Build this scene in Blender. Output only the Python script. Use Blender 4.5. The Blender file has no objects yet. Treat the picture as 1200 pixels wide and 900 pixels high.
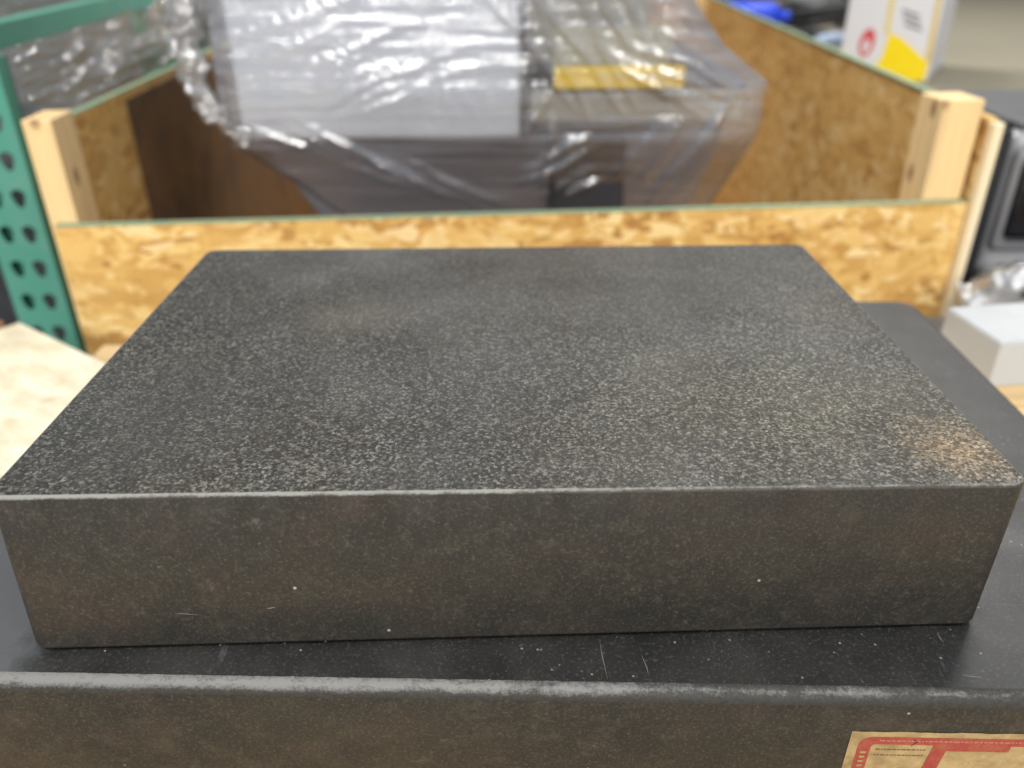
import bpy, bmesh, math, random
from mathutils import Vector, noise, Matrix
random.seed(4)
S = bpy.context.scene
C = S.collection
R = math.radians

# ---------------------------------------------------------------- camera
F_PX, PITCH, ROLL, CAM_Z = 956.0, 29.05, 0.4, 0.3037
cam_d = bpy.data.cameras.new('camera'); cam = bpy.data.objects.new('camera', cam_d); C.objects.link(cam)
p_, r_ = R(PITCH), R(ROLL)
fw = Vector((0, math.cos(p_), -math.sin(p_))); up0 = Vector((0, math.sin(p_), math.cos(p_))); ri0 = Vector((1, 0, 0))
ri = ri0*math.cos(r_) - up0*math.sin(r_); up = up0*math.cos(r_) + ri0*math.sin(r_)
M = Matrix((ri, up, -fw)).transposed().to_4x4(); M.translation = Vector((0, 0, CAM_Z))
cam.matrix_world = M
cam_d.sensor_width = 36; cam_d.lens = F_PX/1200*36
cam_d.clip_start = .01; cam_d.clip_end = 100
cam_d.dof.use_dof = True; cam_d.dof.focus_distance = .395; cam_d.dof.aperture_fstop = 4.9
S.camera = cam
def atz(px, py, z):
    d = fw + ri*(px-600)/F_PX - up*(py-450)/F_PX
    return Vector((0, 0, CAM_Z)) + d*((z-CAM_Z)/d.z)
def aty(px, py, y):
    d = fw + ri*(px-600)/F_PX - up*(py-450)/F_PX
    return Vector((0, 0, CAM_Z)) + d*(y/d.y)
def onplane(px, py, p, n):
    d = fw + ri*(px-600)/F_PX - up*(py-450)/F_PX
    o = Vector((0, 0, CAM_Z))
    return o + d*((p-o).dot(n)/d.dot(n))

# ---------------------------------------------------------------- light
W = bpy.data.worlds.new('World'); S.world = W; W.use_nodes = True
W.node_tree.nodes['Background'].inputs[0].default_value = (.92, .95, 1.0, 1)
W.node_tree.nodes['Background'].inputs[1].default_value = .36
S.view_settings.view_transform = 'Standard'; S.view_settings.look = 'None'
S.view_settings.exposure = .26; S.view_settings.gamma = 1
S.cycles.max_bounces = 8; S.cycles.transparent_max_bounces = 16; S.cycles.use_denoising = True
S.cycles.sample_clamp_indirect = 6
def area(loc, size, size_y, power, target, col=(1, .97, .92)):
    l = bpy.data.lights.new('ceiling_lamp', 'AREA'); l.shape = 'RECTANGLE'; l.size = size; l.size_y = size_y
    l.energy = power; l.color = col
    o = bpy.data.objects.new('ceiling_lamp', l); C.objects.link(o); o.location = loc
    o.rotation_euler = (Vector(target)-Vector(loc)).to_track_quat('-Z', 'Y').to_euler()
    return o
area((1.2, -.9, 2.6), 1.3, .25, 30, (.8, .5, 0))
area((-1.1, -.6, 2.6), 1.3, .25, 42, (-.4, .6, 0))
area((-.3, -5.0, 2.7), 3.0, .5, 190, (0, .8, 0))  # unseen lamp far behind the camera, added for highlights on the film
area((.1, 3.0, 2.5), 1.5, .25, 70, (.1, .8, 0))
area((1.9, 3.2, 2.6), 1.3, .25, 24, (1.6, 2.4, 0))

# ---------------------------------------------------------------- materials
def lin(c):
    return tuple((x/255/12.92 if x/255 <= .04045 else ((x/255+.055)/1.055)**2.4) for x in c) + (1,)
def mat(name, col, rough=.6, metal=0, spec=.5):
    m = bpy.data.materials.new(name); m.use_nodes = True
    b = m.node_tree.nodes['Principled BSDF']
    b.inputs['Base Color'].default_value = col if len(col) == 4 else lin(col)
    b.inputs['Roughness'].default_value = rough; b.inputs['Metallic'].default_value = metal
    b.inputs['Specular IOR Level'].default_value = spec
    return m
class NB:
    def __init__(s, m): s.t = m.node_tree; s.n = s.t.nodes; s.b = s.n['Principled BSDF']; s.co = s.n.new('ShaderNodeTexCoord').outputs['Object']
    def l(s, a, b): s.t.links.new(a, b)
    def mapping(s, scale=(1, 1, 1), rot=(0, 0, 0), src=None):
        n = s.n.new('ShaderNodeMapping'); n.inputs['Scale'].default_value = scale; n.inputs['Rotation'].default_value = rot
        s.l(src or s.co, n.inputs['Vector']); return n.outputs[0]
    def noise(s, scale, detail=3, rough=.5, src=None, dist=0):
        n = s.n.new('ShaderNodeTexNoise'); n.inputs['Scale'].default_value = scale; n.inputs['Detail'].default_value = detail
        n.inputs['Roughness'].default_value = rough; n.inputs['Distortion'].default_value = dist
        s.l(src or s.co, n.inputs['Vector']); return n.outputs['Fac']
    def vor(s, scale, src=None, out='Color', feature='F1'):
        n = s.n.new('ShaderNodeTexVoronoi'); n.feature = feature; n.inputs['Scale'].default_value = scale
        s.l(src or s.co, n.inputs['Vector']); return n.outputs[out]
    def ramp(s, fac, stops, interp='LINEAR'):
        n = s.n.new('ShaderNodeValToRGB'); n.color_ramp.interpolation = interp; e = n.color_ramp.elements
        while len(e) < len(stops): e.new(.5)
        for k, (p, c) in enumerate(stops):
            e[k].position = p
            e[k].color = (c, c, c, 1) if isinstance(c, (int, float)) else (c if len(c) == 4 else lin(c))
        s.l(fac, n.inputs[0]); return n.outputs[0]
    def mix(s, fac, a, b, mode='MIX'):
        n = s.n.new('ShaderNodeMix'); n.data_type = 'RGBA'; n.blend_type = mode
        for v, i in ((fac, 0), (a, 6), (b, 7)):
            if isinstance(v, (int, float)): n.inputs[i].default_value = v
            elif isinstance(v, tuple): n.inputs[i].default_value = v if len(v) == 4 else lin(v)
            else: s.l(v, n.inputs[i])
        return n.outputs[2]
    def math(s, op, a, b=0, c=0):
        n = s.n.new('ShaderNodeMath'); n.operation = op
        for i, v in enumerate((a, b, c)):
            if isinstance(v, (int, float)): n.inputs[i].default_value = v
            else: s.l(v, n.inputs[i])
        return n.outputs[0]
    def blob(s, centre, radii, soft=1.0, wob=0.5, wscale=40):
        """1 inside an uneven patch round a place on the object, 0 outside"""
        n = s.n.new('ShaderNodeVectorMath'); n.operation = 'SUBTRACT'; s.l(s.co, n.inputs[0]); n.inputs[1].default_value = centre
        d = s.n.new('ShaderNodeVectorMath'); d.operation = 'DIVIDE'; s.l(n.outputs[0], d.inputs[0]); d.inputs[1].default_value = radii
        L = s.n.new('ShaderNodeVectorMath'); L.operation = 'LENGTH'; s.l(d.outputs[0], L.inputs[0])
        w = s.math('MULTIPLY', s.math('SUBTRACT', s.noise(wscale, 4, .6), .5), wob*2)
        v = s.math('ADD', L.outputs['Value'], w)
        return s.ramp(v, [(0, 1.0), (min(.99, soft), 0.0)])
    def bump(s, h, strength=.3, dist=.001, prev=None):
        n = s.n.new('ShaderNodeBump'); n.inputs['Strength'].default_value = strength; n.inputs['Distance'].default_value = dist
        s.l(h, n.inputs['Height'])
        if prev: s.l(prev, n.inputs['Normal'])
        s.l(n.outputs[0], s.b.inputs['Normal']); return n.outputs[0]
    def col(s, c): s.l(c, s.b.inputs['Base Color'])
    def rough(s, c): s.l(c, s.b.inputs['Roughness'])

def granite_top():
    m = mat('granite_lapped_top', (60, 60, 58), .5, 0, .38); k = NB(m)
    g0 = k.noise(620, 6, .8)
    sc_ = k.n.new('ShaderNodeSeparateColor'); k.l(k.vor(780), sc_.inputs[0])
    g = k.math('ADD', k.math('MULTIPLY', g0, .72), k.math('ADD', k.math('MULTIPLY', sc_.outputs[0], .20), .04))
    dens = k.math('MULTIPLY', k.math('SUBTRACT', k.noise(11, 4, .6), .5), .10)
    g2 = k.math('ADD', g, dens)
    c = k.ramp(g2, [(.37, (8, 8, 8)), (.44, (26, 26, 25)), (.50, (58, 58, 55)), (.56, (102, 102, 97)), (.62, (150, 149, 140)), (.71, (206, 204, 194))])
    v = k.ramp(k.vor(520, out='Distance'), [(0, (110, 110, 106)), (.35, (60, 60, 58)), (.8, (22, 22, 22))])
    c = k.mix(.25, c, v)
    big = k.noise(9, 4, .6)
    c = k.mix(k.ramp(big, [(.40, 0.0), (.68, .45)]), c, (64, 57, 49))
    sme = k.ramp(k.noise(6.5, 5, .65, dist=.4), [(.42, .24), (.58, 0.0)])
    c = k.mix(sme, c, (58, 57, 54))
    lf_ = k.blob((-.19, -.09, .087), (.08, .09, .05), 1.0, .4, 25)
    c = k.mix(k.math('MULTIPLY', lf_, .35), c, (82, 82, 80))
    far_sheen = k.blob((.02, .12, .087), (.34, .17, .2), 1.0, .35, 9)  # reflection and blur at the far end, put into the colour
    c = k.mix(k.math('MULTIPLY', far_sheen, .62), c, (58, 54, 48))
    tan = k.blob((.213, -.129, .087), (.034, .034, .05), 1.0, .6, 130)
    c = k.mix(k.math('MULTIPLY', tan, .75), c, k.ramp(g2, [(.38, (72, 58, 44)), (.50, (134, 112, 82)), (.64, (190, 170, 138))]))
    ol = k.blob((.15, -.09, .087), (.14, .075, .05), wscale=30)
    c = k.mix(k.math('MULTIPLY', ol, .45), c, k.ramp(g2, [(.38, (34, 32, 26)), (.55, (92, 88, 70)), (.68, (160, 156, 130))]))
    br = k.blob((-.10, .03, .087), (.05, .04, .05), wscale=50)
    c = k.mix(k.math('MULTIPLY', br, .25), c, (104, 92, 74))
    k.col(c)
    k.rough(k.ramp(k.noise(14, 4, .6), [(.35, .44), (.65, .62)]))
    k.bump(g, .35, .0004)
    return m
def granite_side(name='granite_sawn_side', tint=(51, 48, 43), tint2=(40, 38, 34)):
    m = mat(name, tint, .5); k = NB(m)
    big = k.noise(16, 5, .65)
    c = k.mix(k.ramp(big, [(.36, 0.0), (.64, 1.0)]), tint, tint2)
    pat = k.noise(26, 3, .5, src=k.mapping((1, 1, 1.6), (0, .4, 0)))
    c = k.mix(k.ramp(pat, [(.5, 0.0), (.72, .5)]), c, (64, 52, 46))
    sm = k.noise(95, 6, .75, dist=.6)
    c = k.mix(k.ramp(sm, [(.50, 0.0), (.68, .26)]), c, (86, 82, 68))
    c = k.mix(k.ramp(sm, [(.32, .25), (.47, 0.0)]), c, (38, 35, 31))
    g = k.noise(560, 6, .85)
    c = k.mix(k.ramp(g, [(.52, 0.0), (.72, .55)]), c, (118, 113, 100))
    c = k.mix(k.ramp(g, [(.28, .5), (.48, 0.0)]), c, (26, 25, 23))
    pits = k.ramp(k.vor(52, out='Distance', src=k.mapping((1, 1, 1), (.2, .5, .1))), [(.028, .9), (.055, 0.0)])
    sel = k.ramp(k.noise(20, 1), [(.54, 0.0), (.58, 1.0)])
    c = k.mix(k.math('MULTIPLY', pits, sel), c, (178, 172, 158))
    scuff = k.ramp(k.noise(60, 8, .85, src=k.mapping((1, 1, 1.3), (.3, .9, 0))), [(.60, 0.0), (.72, .55)])
    c = k.mix(scuff, c, (116, 112, 104))
    k.col(c); k.rough(k.ramp(big, [(.3, .42), (.7, .62)])); k.bump(g, .25, .0003)
    return m
def granite_dark():
    m = mat('granite_polished_black', (44, 45, 46), .3, 0, .8); k = NB(m)
    c = k.mix(k.ramp(k.noise(18, 5, .7), [(.4, 0.0), (.7, 1.0)]), (27, 27, 27), (46, 45, 43))
    g = k.noise(500, 3, .7)
    c = k.mix(k.ramp(g, [(.54, 0.0), (.74, .5)]), c, (92, 94, 96))
    dst = k.ramp(k.noise(900, 3, .7), [(.60, 0.0), (.70, .8)])
    c = k.mix(k.math('MULTIPLY', dst, k.ramp(k.noise(35, 5, .75), [(.45, 0.0), (.65, 1.0)])), c, (120, 122, 122))
    pits = k.ramp(k.vor(150, out='Distance'), [(.04, .8), (.12, 0.0)])
    c = k.mix(k.math('MULTIPLY', pits, k.ramp(k.noise(28, 1), [(.46, 0.0), (.53, 1.0)])), c, (150, 150, 148))
    lit_patch = k.blob((-.345, -.18, .1), (.112, .20, .05), 1.0, .20, 40)  # brighter ground outside the block's shadow, painted into the stone
    lit_patch = k.ramp(lit_patch, [(.04, 0.0), (.22, 1.0)])
    c = k.mix(k.math('MULTIPLY', lit_patch, .75), c, (92, 94, 98))
    sc = k.ramp(k.noise(60, 5, .8, src=k.mapping((1, .25, 1), (0, 0, .7))), [(.62, 0.0), (.75, .6)])
    c = k.mix(sc, c, (96, 98, 100))
    k.col(c); k.rough(k.ramp(k.noise(22, 5, .7), [(.3, .34), (.7, .50)])); k.bump(g, .12, .0002)
    return m
def worn_edge(name, light, dark, zmid, zw, amt=.85, cut=.35):
    """ground bevel: pale from rubbing and a painted edge highlight, feathering out to the dark stone"""
    m = mat(name, light, .6); k = NB(m)
    sx = k.n.new('ShaderNodeSeparateXYZ'); k.l(k.co, sx.inputs[0])
    n1 = k.noise(150, 7, .85, src=k.mapping((.5, 1, 1))); n2 = k.noise(700, 4, .8)
    d = k.math('ABSOLUTE', k.math('DIVIDE', k.math('SUBTRACT', sx.outputs[2], zmid), zw))
    e = k.math('ADD', d, k.math('MULTIPLY', k.math('SUBTRACT', n1, .5), 2.4))
    e = k.math('ADD', e, k.math('MULTIPLY', k.math('SUBTRACT', n2, .5), 1.0))
    # the edge highlight, strong at left and fading rightward, is painted into the wear
    x_ = k.math('ADD', k.math('MULTIPLY', sx.outputs[0], 1.9), k.math('MULTIPLY', k.noise(9, 4, .6), 1.2))
    e = k.math('ADD', e, k.ramp(x_, [(.25, 0.0), (1.0, .75)]))
    f = k.ramp(e, [(cut, amt), (min(.99, cut+.62), .0)])
    sp = k.ramp(k.noise(520, 5, .8), [(.35, dark), (.65, tuple(min(255, int(v*1.5)) for v in dark))])
    c = k.mix(f, sp, light)
    k.col(c); k.rough(k.ramp(n2, [(.3, .45), (.7, .7)])); k.bump(n2, .5, .0004)
    return m
def osb(name, bright=1.0, sc=1.0, rot=(0, 0, 0)):
    m = mat(name, (205, 165, 95), .75); k = NB(m)
    warp = k.n.new('ShaderNodeTexNoise'); warp.inputs['Scale'].default_value = 9; k.l(k.co, warp.inputs['Vector'])
    mv = k.n.new('ShaderNodeMix'); mv.data_type = 'RGBA'; mv.blend_type = 'ADD'; mv.inputs[0].default_value = .07
    k.l(k.co, mv.inputs[6]); k.l(warp.outputs['Color'], mv.inputs[7]); w = mv.outputs[2]
    pal = [(0, (166, 114, 54)), (.10, (196, 148, 76)), (.30, (214, 170, 94)), (.55, (228, 186, 108)), (.78, (240, 206, 134)), (.92, (248, 222, 164)), (1, (222, 164, 92))]
    outs = []
    for a, s in ((.35, 22), (1.2, 26), (-.5, 24)):
        v = k.vor(s*sc, src=k.mapping((.8, 1, 2.8), (0, a, 0), src=k.mapping((1, 1, 1), rot, src=w)))
        sep = k.n.new('ShaderNodeSeparateColor'); k.l(v, sep.inputs[0])
        outs.append(k.ramp(sep.outputs[0], pal))
    s1 = k.ramp(k.noise(44*sc, 2, src=w), [(.47, 0.0), (.50, 1.0)])
    s2 = k.ramp(k.noise(38*sc, 2, src=k.mapping((1, 1, 1), (1, 2, 1))), [(.49, 0.0), (.52, 1.0)])
    c = k.mix(s2, k.mix(s1, outs[0], outs[1]), outs[2])
    gr = k.noise(50, 4, .7, src=k.mapping((1, 1, 6), (0, .3, 0)))
    c = k.mix(k.ramp(gr, [(.3, .35), (.55, 0.0)]), c, (176, 124, 66))
    c = k.mix(k.ramp(k.noise(7*sc, 5, .65), [(.42, .0), (.62, .35)]), c, (226, 184, 108))
    sp = k.ramp(k.noise(11, 4, .7, src=k.mapping((1.4, 1, 3), (1, .5, 2))), [(.64, 0.0), (.70, .7)])
    c = k.mix(sp, c, (156, 100, 50))
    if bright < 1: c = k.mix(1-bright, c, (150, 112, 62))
    k.col(c); k.bump(gr, .4, .002)
    return m
def pine(name, tone=(236, 204, 150), axis=2):
    m = mat(name, tone, .6); k = NB(m)
    sc = [26, 26, 26]; sc[axis] = 1.6
    g = k.noise(3.2, 4, .6, src=k.mapping(tuple(sc)), dist=.6)
    c = k.ramp(g, [(.25, tuple(int(t*.92) for t in tone)), (.5, tone), (.8, tuple(min(255, int(t*1.04)) for t in tone))])
    kn = k.vor(17, out='Distance', src=k.mapping((1, 1, .6), (.4, .2, .9)))
    c = k.mix(k.ramp(kn, [(.09, .75), (.17, 0.0)]), c, (120, 76, 44))
    k.col(c); k.bump(g, .2, .001)
    return m
def painted(name, col, rough=.45, dirt=(90, 90, 86), amt=.35, sc=14):
    m = mat(name, col, rough); k = NB(m)
    c = k.mix(k.ramp(k.noise(sc, 5, .7), [(.48, 0.0), (.78, amt)]), col, dirt)
    k.col(c); k.rough(k.ramp(k.noise(sc*2, 3), [(.3, rough*.8), (.7, min(1, rough*1.3))]))
    return m
def film(name, body=.10, rot=(0, 0, 0), tint=(225, 228, 234), rough=.14, st=.9, sheen=.16):
    m = mat(name, tint, .5); k = NB(m)
    k.n.remove(k.b); out = k.n['Material Output']
    wv = k.noise(8, 4, .55, src=k.mapping((.6, 1, 9), rot), dist=.5)
    fine = k.noise(50, 4, .7, src=k.mapping((.6, 1, 3), rot), dist=.5)
    def bmp(h, st_, d, prev=None):
        n = k.n.new('ShaderNodeBump'); n.inputs['Strength'].default_value = st_; n.inputs['Distance'].default_value = d
        k.l(h, n.inputs['Height'])
        if prev: k.l(prev, n.inputs['Normal'])
        return n.outputs[0]
    nm = bmp(fine, st*.22, .002, bmp(wv, st*.5, .006))
    tr = k.n.new('ShaderNodeBsdfTransparent'); tr.inputs[0].default_value = (.96, .965, .97, 1)
    gl = k.n.new('ShaderNodeBsdfGlossy'); gl.inputs['Roughness'].default_value = rough; k.l(nm, gl.inputs['Normal'])
    df = k.n.new('ShaderNodeBsdfDiffuse'); df.inputs[0].default_value = lin(tint); k.l(nm, df.inputs['Normal'])
    tl_ = k.n.new('ShaderNodeBsdfTranslucent'); tl_.inputs[0].default_value = lin(tint)
    m0 = k.n.new('ShaderNodeMixShader'); m0.inputs[0].default_value = .4; k.l(df.outputs[0], m0.inputs[1]); k.l(tl_.outputs[0], m0.inputs[2])
    m1 = k.n.new('ShaderNodeMixShader'); k.l(k.ramp(wv, [(.35, body*.35), (.70, min(1, body*2.2))]), m1.inputs[0])
    k.l(tr.outputs[0], m1.inputs[1]); k.l(m0.outputs[0], m1.inputs[2])
    lw_ = k.n.new('ShaderNodeLayerWeight'); lw_.inputs[0].default_value = .35; k.l(nm, lw_.inputs['Normal'])
    m2 = k.n.new('ShaderNodeMixShader'); k.l(k.ramp(lw_.outputs['Facing'], [(0, sheen), (1, min(1, sheen+.55))]), m2.inputs[0])
    k.l(m1.outputs[0], m2.inputs[1]); k.l(gl.outputs[0], m2.inputs[2])
    k.l(m2.outputs[0], out.inputs['Surface'])
    return m

# ---------------------------------------------------------------- helpers
def link(name, bm, m, parent=None, smooth=False):
    me = bpy.data.meshes.new(name); bm.to_mesh(me); bm.free()
    for x in (m if isinstance(m, (list, tuple)) else [m]): me.materials.append(x)
    if smooth:
        for p in me.polygons: p.use_smooth = True
    o = bpy.data.objects.new(name, me); C.objects.link(o)
    if parent: o.parent = parent
    return o
def tag(o, label=None, cat=None, group=None, kind=None):
    for a, b in (('label', label), ('category', cat), ('group', group), ('kind', kind)):
        if b: o[a] = b
    return o
def thing(name, label, cat, loc=(0, 0, 0), rz=0, group=None):
    o = bpy.data.objects.new(name, None); o.empty_display_size = .05; C.objects.link(o)
    o.location = loc; o.rotation_euler = (0, 0, rz)
    return tag(o, label, cat, group)
def add_box(bm, lo, hi, bev=0, seg=2, mtx=None):
    b2 = bmesh.new(); bmesh.ops.create_cube(b2, size=1)
    for v in b2.verts: v.co = Vector([(lo[i]+hi[i])/2 + v.co[i]*(hi[i]-lo[i]) for i in range(3)])
    if bev: bmesh.ops.bevel(b2, geom=list(b2.edges), offset=bev, segments=seg, affect='EDGES', profile=.5)
    if mtx: bmesh.ops.transform(b2, matrix=mtx, verts=b2.verts)
    me = bpy.data.meshes.new('t'); b2.to_mesh(me); b2.free(); bm.from_mesh(me); bpy.data.meshes.remove(me)
def box(name, lo, hi, m, parent=None, bev=.002, mtx=None, seg=2):
    bm = bmesh.new(); add_box(bm, lo, hi, bev, seg, mtx); return link(name, bm, m, parent)
def hexa(name, a, b, m, parent=None, bev=.0):
    """a, b: two quads (4 points each) joined into a solid"""
    bm = bmesh.new(); va = [bm.verts.new(p) for p in a]; vb = [bm.verts.new(p) for p in b]
    bm.faces.new(va); bm.faces.new(vb[::-1])
    for i in range(4): bm.faces.new((va[i], vb[i], vb[(i+1) % 4], va[(i+1) % 4]))
    bmesh.ops.recalc_face_normals(bm, faces=bm.faces)
    if bev: bmesh.ops.bevel(bm, geom=list(bm.edges), offset=bev, segments=2, affect='EDGES', profile=.5)
    return link(name, bm, m, parent)
def outline(w, d, r, step=.002, cs=8):
    """rounded rectangle centred on 0, densely sampled: (x, y, nx, ny)"""
    pts = []
    for (cx, cy, a0) in ((w/2-r, -d/2+r, -90), (w/2-r, d/2-r, 0), (-w/2+r, d/2-r, 90), (-w/2+r, -d/2+r, 180)):
        for i in range(cs+1):
            a = R(a0+90*i/cs); pts.append((cx+r*math.cos(a), cy+r*math.sin(a), math.cos(a), math.sin(a)))
    out = []
    for i, p in enumerate(pts):
        q = pts[(i+1) % len(pts)]; out.append(p)
        L = math.hypot(q[0]-p[0], q[1]-p[1]); n = int(L/step)
        if n > 1 and L > 4*step:
            for j in range(1, n): t = j/n; out.append((p[0]+(q[0]-p[0])*t, p[1]+(q[1]-p[1])*t, p[2], p[3]))
    return out
def plate(name, w, d, h, r, top, bot, mats, jit=.0003, seed=0, step=.002, lf=.6, lean=0):
    """granite slab with rounded corners: top / bot are worn edge widths"""
    bm = bmesh.new(); ol = outline(w, d, r, step)
    prof = [(top*1.0, h, 0), (top*.62, h-top*.12, 1), (top*.2, h-top*.5, 1), (0, h-top*1.05, 1), (0, h*.5, 2), (0, bot, 2), (bot*.3, bot*.3, 2), (bot, 0, 2)]
    rings = []
    for k, (ins, z, _) in enumerate(prof):
        ring = []
        for (x, y, nx, ny) in ol:
            e = 0
            if k < 4: e = (noise.noise(Vector((x*90, y*90, seed+k*3)))*lf + noise.noise(Vector((x*400, y*400, seed+k*7)))*.4)*jit*2
            i_ = ins + e
            ring.append(bm.verts.new((x-nx*i_, y-ny*i_+(lean*(x-.03)-(.0022 if lean else 0))*(1-z/h)*(1 if y < 0 else 0), z+(e*.5 if 0 < k < 4 else 0))))
        rings.append(ring)
    n = len(ol)
    for k in range(len(prof)-1):
        for i in range(n):
            f = bm.faces.new((rings[k+1][i], rings[k+1][(i+1) % n], rings[k][(i+1) % n], rings[k][i]))
            f.material_index = 1 if k < 3 else 2; f.smooth = True
    f = bm.faces.new(rings[0]); f.material_index = 0
    f = bm.faces.new(rings[-1][::-1]); f.material_index = 2
    return link(name, bm, mats)

# ---------------------------------------------------------------- setting
conc = mat('concrete_floor', (112, 112, 110), .5); k = NB(conc)
k.col(k.mix(k.ramp(k.noise(3, 6, .7), [(.35, 0.0), (.7, 1.0)]), (128, 128, 126), (84, 84, 84))); k.bump(k.noise(60, 4), .2, .002)
FLOOR = -.95
bm = bmesh.new(); add_box(bm, (-12, -6, FLOOR-.1), (12, 16, FLOOR)); tag(link('floor', bm, conc), kind='structure')
wallm = painted('pale_wall_paint', (176, 178, 178), .7, (130, 130, 130), .3, 1.5)
bm = bmesh.new(); add_box(bm, (-12, 9, FLOOR), (12, 9.2, 4)); tag(link('wall', bm, wallm), kind='structure')

# ---------------------------------------------------------------- the two granite plates
g_top, g_side, g_dark = granite_top(), granite_side(), granite_dark()
edge_hi = worn_edge('ground_edge', (140, 140, 134), (50, 47, 43), .0860, .0016, .9, .40)
edge_lo = worn_edge('chipped_edge', (130, 130, 128), (38, 37, 35), .0987, .0038, .78, .26)
W1, D1, H1 = .4640, .318, .0862
up_plate = plate('granite_plate', W1, D1, H1, .0085, .0016, .0020, [g_top, edge_hi, g_side], .0002, 1, lean=.018)
up_plate.location = (-.0028, .2912+D1/2, .0018); up_plate.rotation_euler = (R(.0), 0, R(.5))
tag(up_plate, 'smaller thick speckled granite block on top, lying over the wider black plate', 'granite block')
W2, D2, H2 = .692, .457, .1
lo_side = granite_side('granite_sawn_side_lower', (40, 38, 34), (24, 24, 23))
lo_plate = plate('granite_plate', W2, D2, H2, .018, .0060, .003, [g_dark, edge_lo, lo_side], .00035, 9, lf=.25)
c0 = Vector((.3615, .2472)); a = R(-1.7)
ux = Vector((math.cos(a), math.sin(a))); uy = Vector((-math.sin(a), math.cos(a)))
cc = c0 - ux*W2/2 + uy*D2/2
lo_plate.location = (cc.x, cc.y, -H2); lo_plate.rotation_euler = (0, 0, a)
tag(lo_plate, 'wider black granite plate underneath the speckled block, with a paper label on its front', 'granite plate')

def strip(name, pts, wid, nrm, m, parent, lift=.0002):
    """thin raised line through local points"""
    bm = bmesh.new(); nrm = Vector(nrm); L = []
    for i, p in enumerate(pts):
        p = Vector(p); q = Vector(pts[min(i+1, len(pts)-1)]); pr = Vector(pts[max(i-1, 0)])
        s = (q-pr).normalized().cross(nrm)*wid/2*(1 if 0 < i < len(pts)-1 else .3)
        L.append([bm.verts.new(p+s+nrm*.00002), bm.verts.new(p+nrm*lift), bm.verts.new(p-s+nrm*.00002)])
    for i in range(len(L)-1):
        for j in (0, 1): bm.faces.new((L[i][j], L[i][j+1], L[i+1][j+1], L[i+1][j]))
    bmesh.ops.recalc_face_normals(bm, faces=bm.faces)
    return link(name, bm, m, parent)
scr = mat('scratch_dust', (112, 112, 108), .7)
inv = (Matrix.Translation(lo_plate.location) @ Matrix.Rotation(a, 4, 'Z')).inverted()
def lo_pt(px, py): return inv @ atz(px, py, 0)
for pts in (((703, 752), (706, 770), (712, 796)), ((1128, 791), (1140, 793), (1150, 793.5)), ((752, 768), (758, 782), (760, 792)), ((1098, 742), (1102, 748), (1106, 753))):
    L = [lo_pt(*p) for p in pts]
    if len(pts) == 3: strip('scratch', L, .0005, (0, 0, 1), scr, lo_plate)
inv1 = (Matrix.Translation(up_plate.location) @ Matrix.Rotation(R(.5), 4, 'Z')).inverted()
for pts in (((214, 708), (225, 709), (236, 710)), ((316, 704), (320, 704), (325, 703))):
    L = [inv1 @ aty(p[0], p[1], .2916) for p in pts]
    for q in L: q.y = -D1/2-.0016+.018*(q.x-.03)*(1-q.z/H1)
    strip('scratch', L, .0006, (0, -1, 0), scr, up_plate)

# paper label, built in the lower plate's own space on its front face
paper = mat('kraft_label_paper', (196, 168, 118), .6); k = NB(paper)
k.col(k.mix(k.ramp(k.noise(90, 5, .7), [(.4, 0.0), (.68, .8)]), (178, 156, 112), (128, 106, 70)))
red = mat('label_red_ink', (168, 44, 40), .5); k = NB(red)
k.col(k.mix(k.ramp(k.noise(220, 5, .8), [(.42, 0.0), (.7, .7)]), (150, 52, 50), (164, 104, 78)))
ink = mat('label_dark_ink', (110, 76, 50), .6)
fy = -D2/2
p0 = inv @ aty(1000, 860, .2515)
LX, LZ = p0.x, p0.z
def flat(name, polys, m, parent, y):
    bm = bmesh.new()
    for poly in polys:
        fr = [bm.verts.new((x, y, z)) for x, z in poly]; bk = [bm.verts.new((x, y+.00012, z)) for x, z in poly]
        bm.faces.new(fr)
        n = len(fr)
        for i in range(n): bm.faces.new((fr[i], bk[i], bk[(i+1) % n], fr[(i+1) % n]))
    bmesh.ops.recalc_face_normals(bm, faces=bm.faces)
    return link(name, bm, m, parent)
lw, lh = .125, .062
edge = [(LX, LZ)]
for i in range(1, 40): edge.append((LX+lw*i/40, LZ+random.uniform(-.0004, .0002)))
edge += [(LX+lw, LZ), (LX+lw, LZ-lh), (LX, LZ-lh)]
label = flat('paper_label', [edge], paper, lo_plate, fy-.0004)
label['label'] = 'kraft coloured paper label printed with a red rounded frame'
def rr(x0, z0, x1, z1, r, n=6):
    out = []
    for cx, cz, a0 in ((x1-r, z1-r, 0), (x0+r, z1-r, 90), (x0+r, z0+r, 180), (x1-r, z0+r, 270)):
        for i in range(n+1): t = R(a0+90*i/n); out.append((cx+r*math.cos(t), cz+r*math.sin(t)))
    return out
o_, i_ = rr(LX+.0045, LZ-lh+.004, LX+lw-.004, LZ-.0035, .006), rr(LX+.0105, LZ-lh+.010, LX+lw-.010, LZ-.0085, .002)
ringp = [[o_[j], o_[(j+1) % len(o_)], i_[(j+1) % len(i_)], i_[j]] for j in range(len(o_))]
flat('printed_frame', ringp, red, label, fy-.0006)
flat('printed_block', [[(LX+.0395, LZ-.0085), (LX+.075, LZ-.0085), (LX+.075, LZ-.0125), (LX+.046, LZ-.0125), (LX+.044, LZ-.03), (LX+.037, LZ-.03)]], red, label, fy-.0006)
dash = []
for j in range(12):
    z = LZ-.0135-j*.0032
    dash.append([(LX+.0062, z), (LX+.0088, z), (LX+.0088, z-.0012), (LX+.0062, z-.0012)])
flat('printed_letters', dash, paper, label, fy-.0008)
topd = []; x = LX+.014
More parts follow.
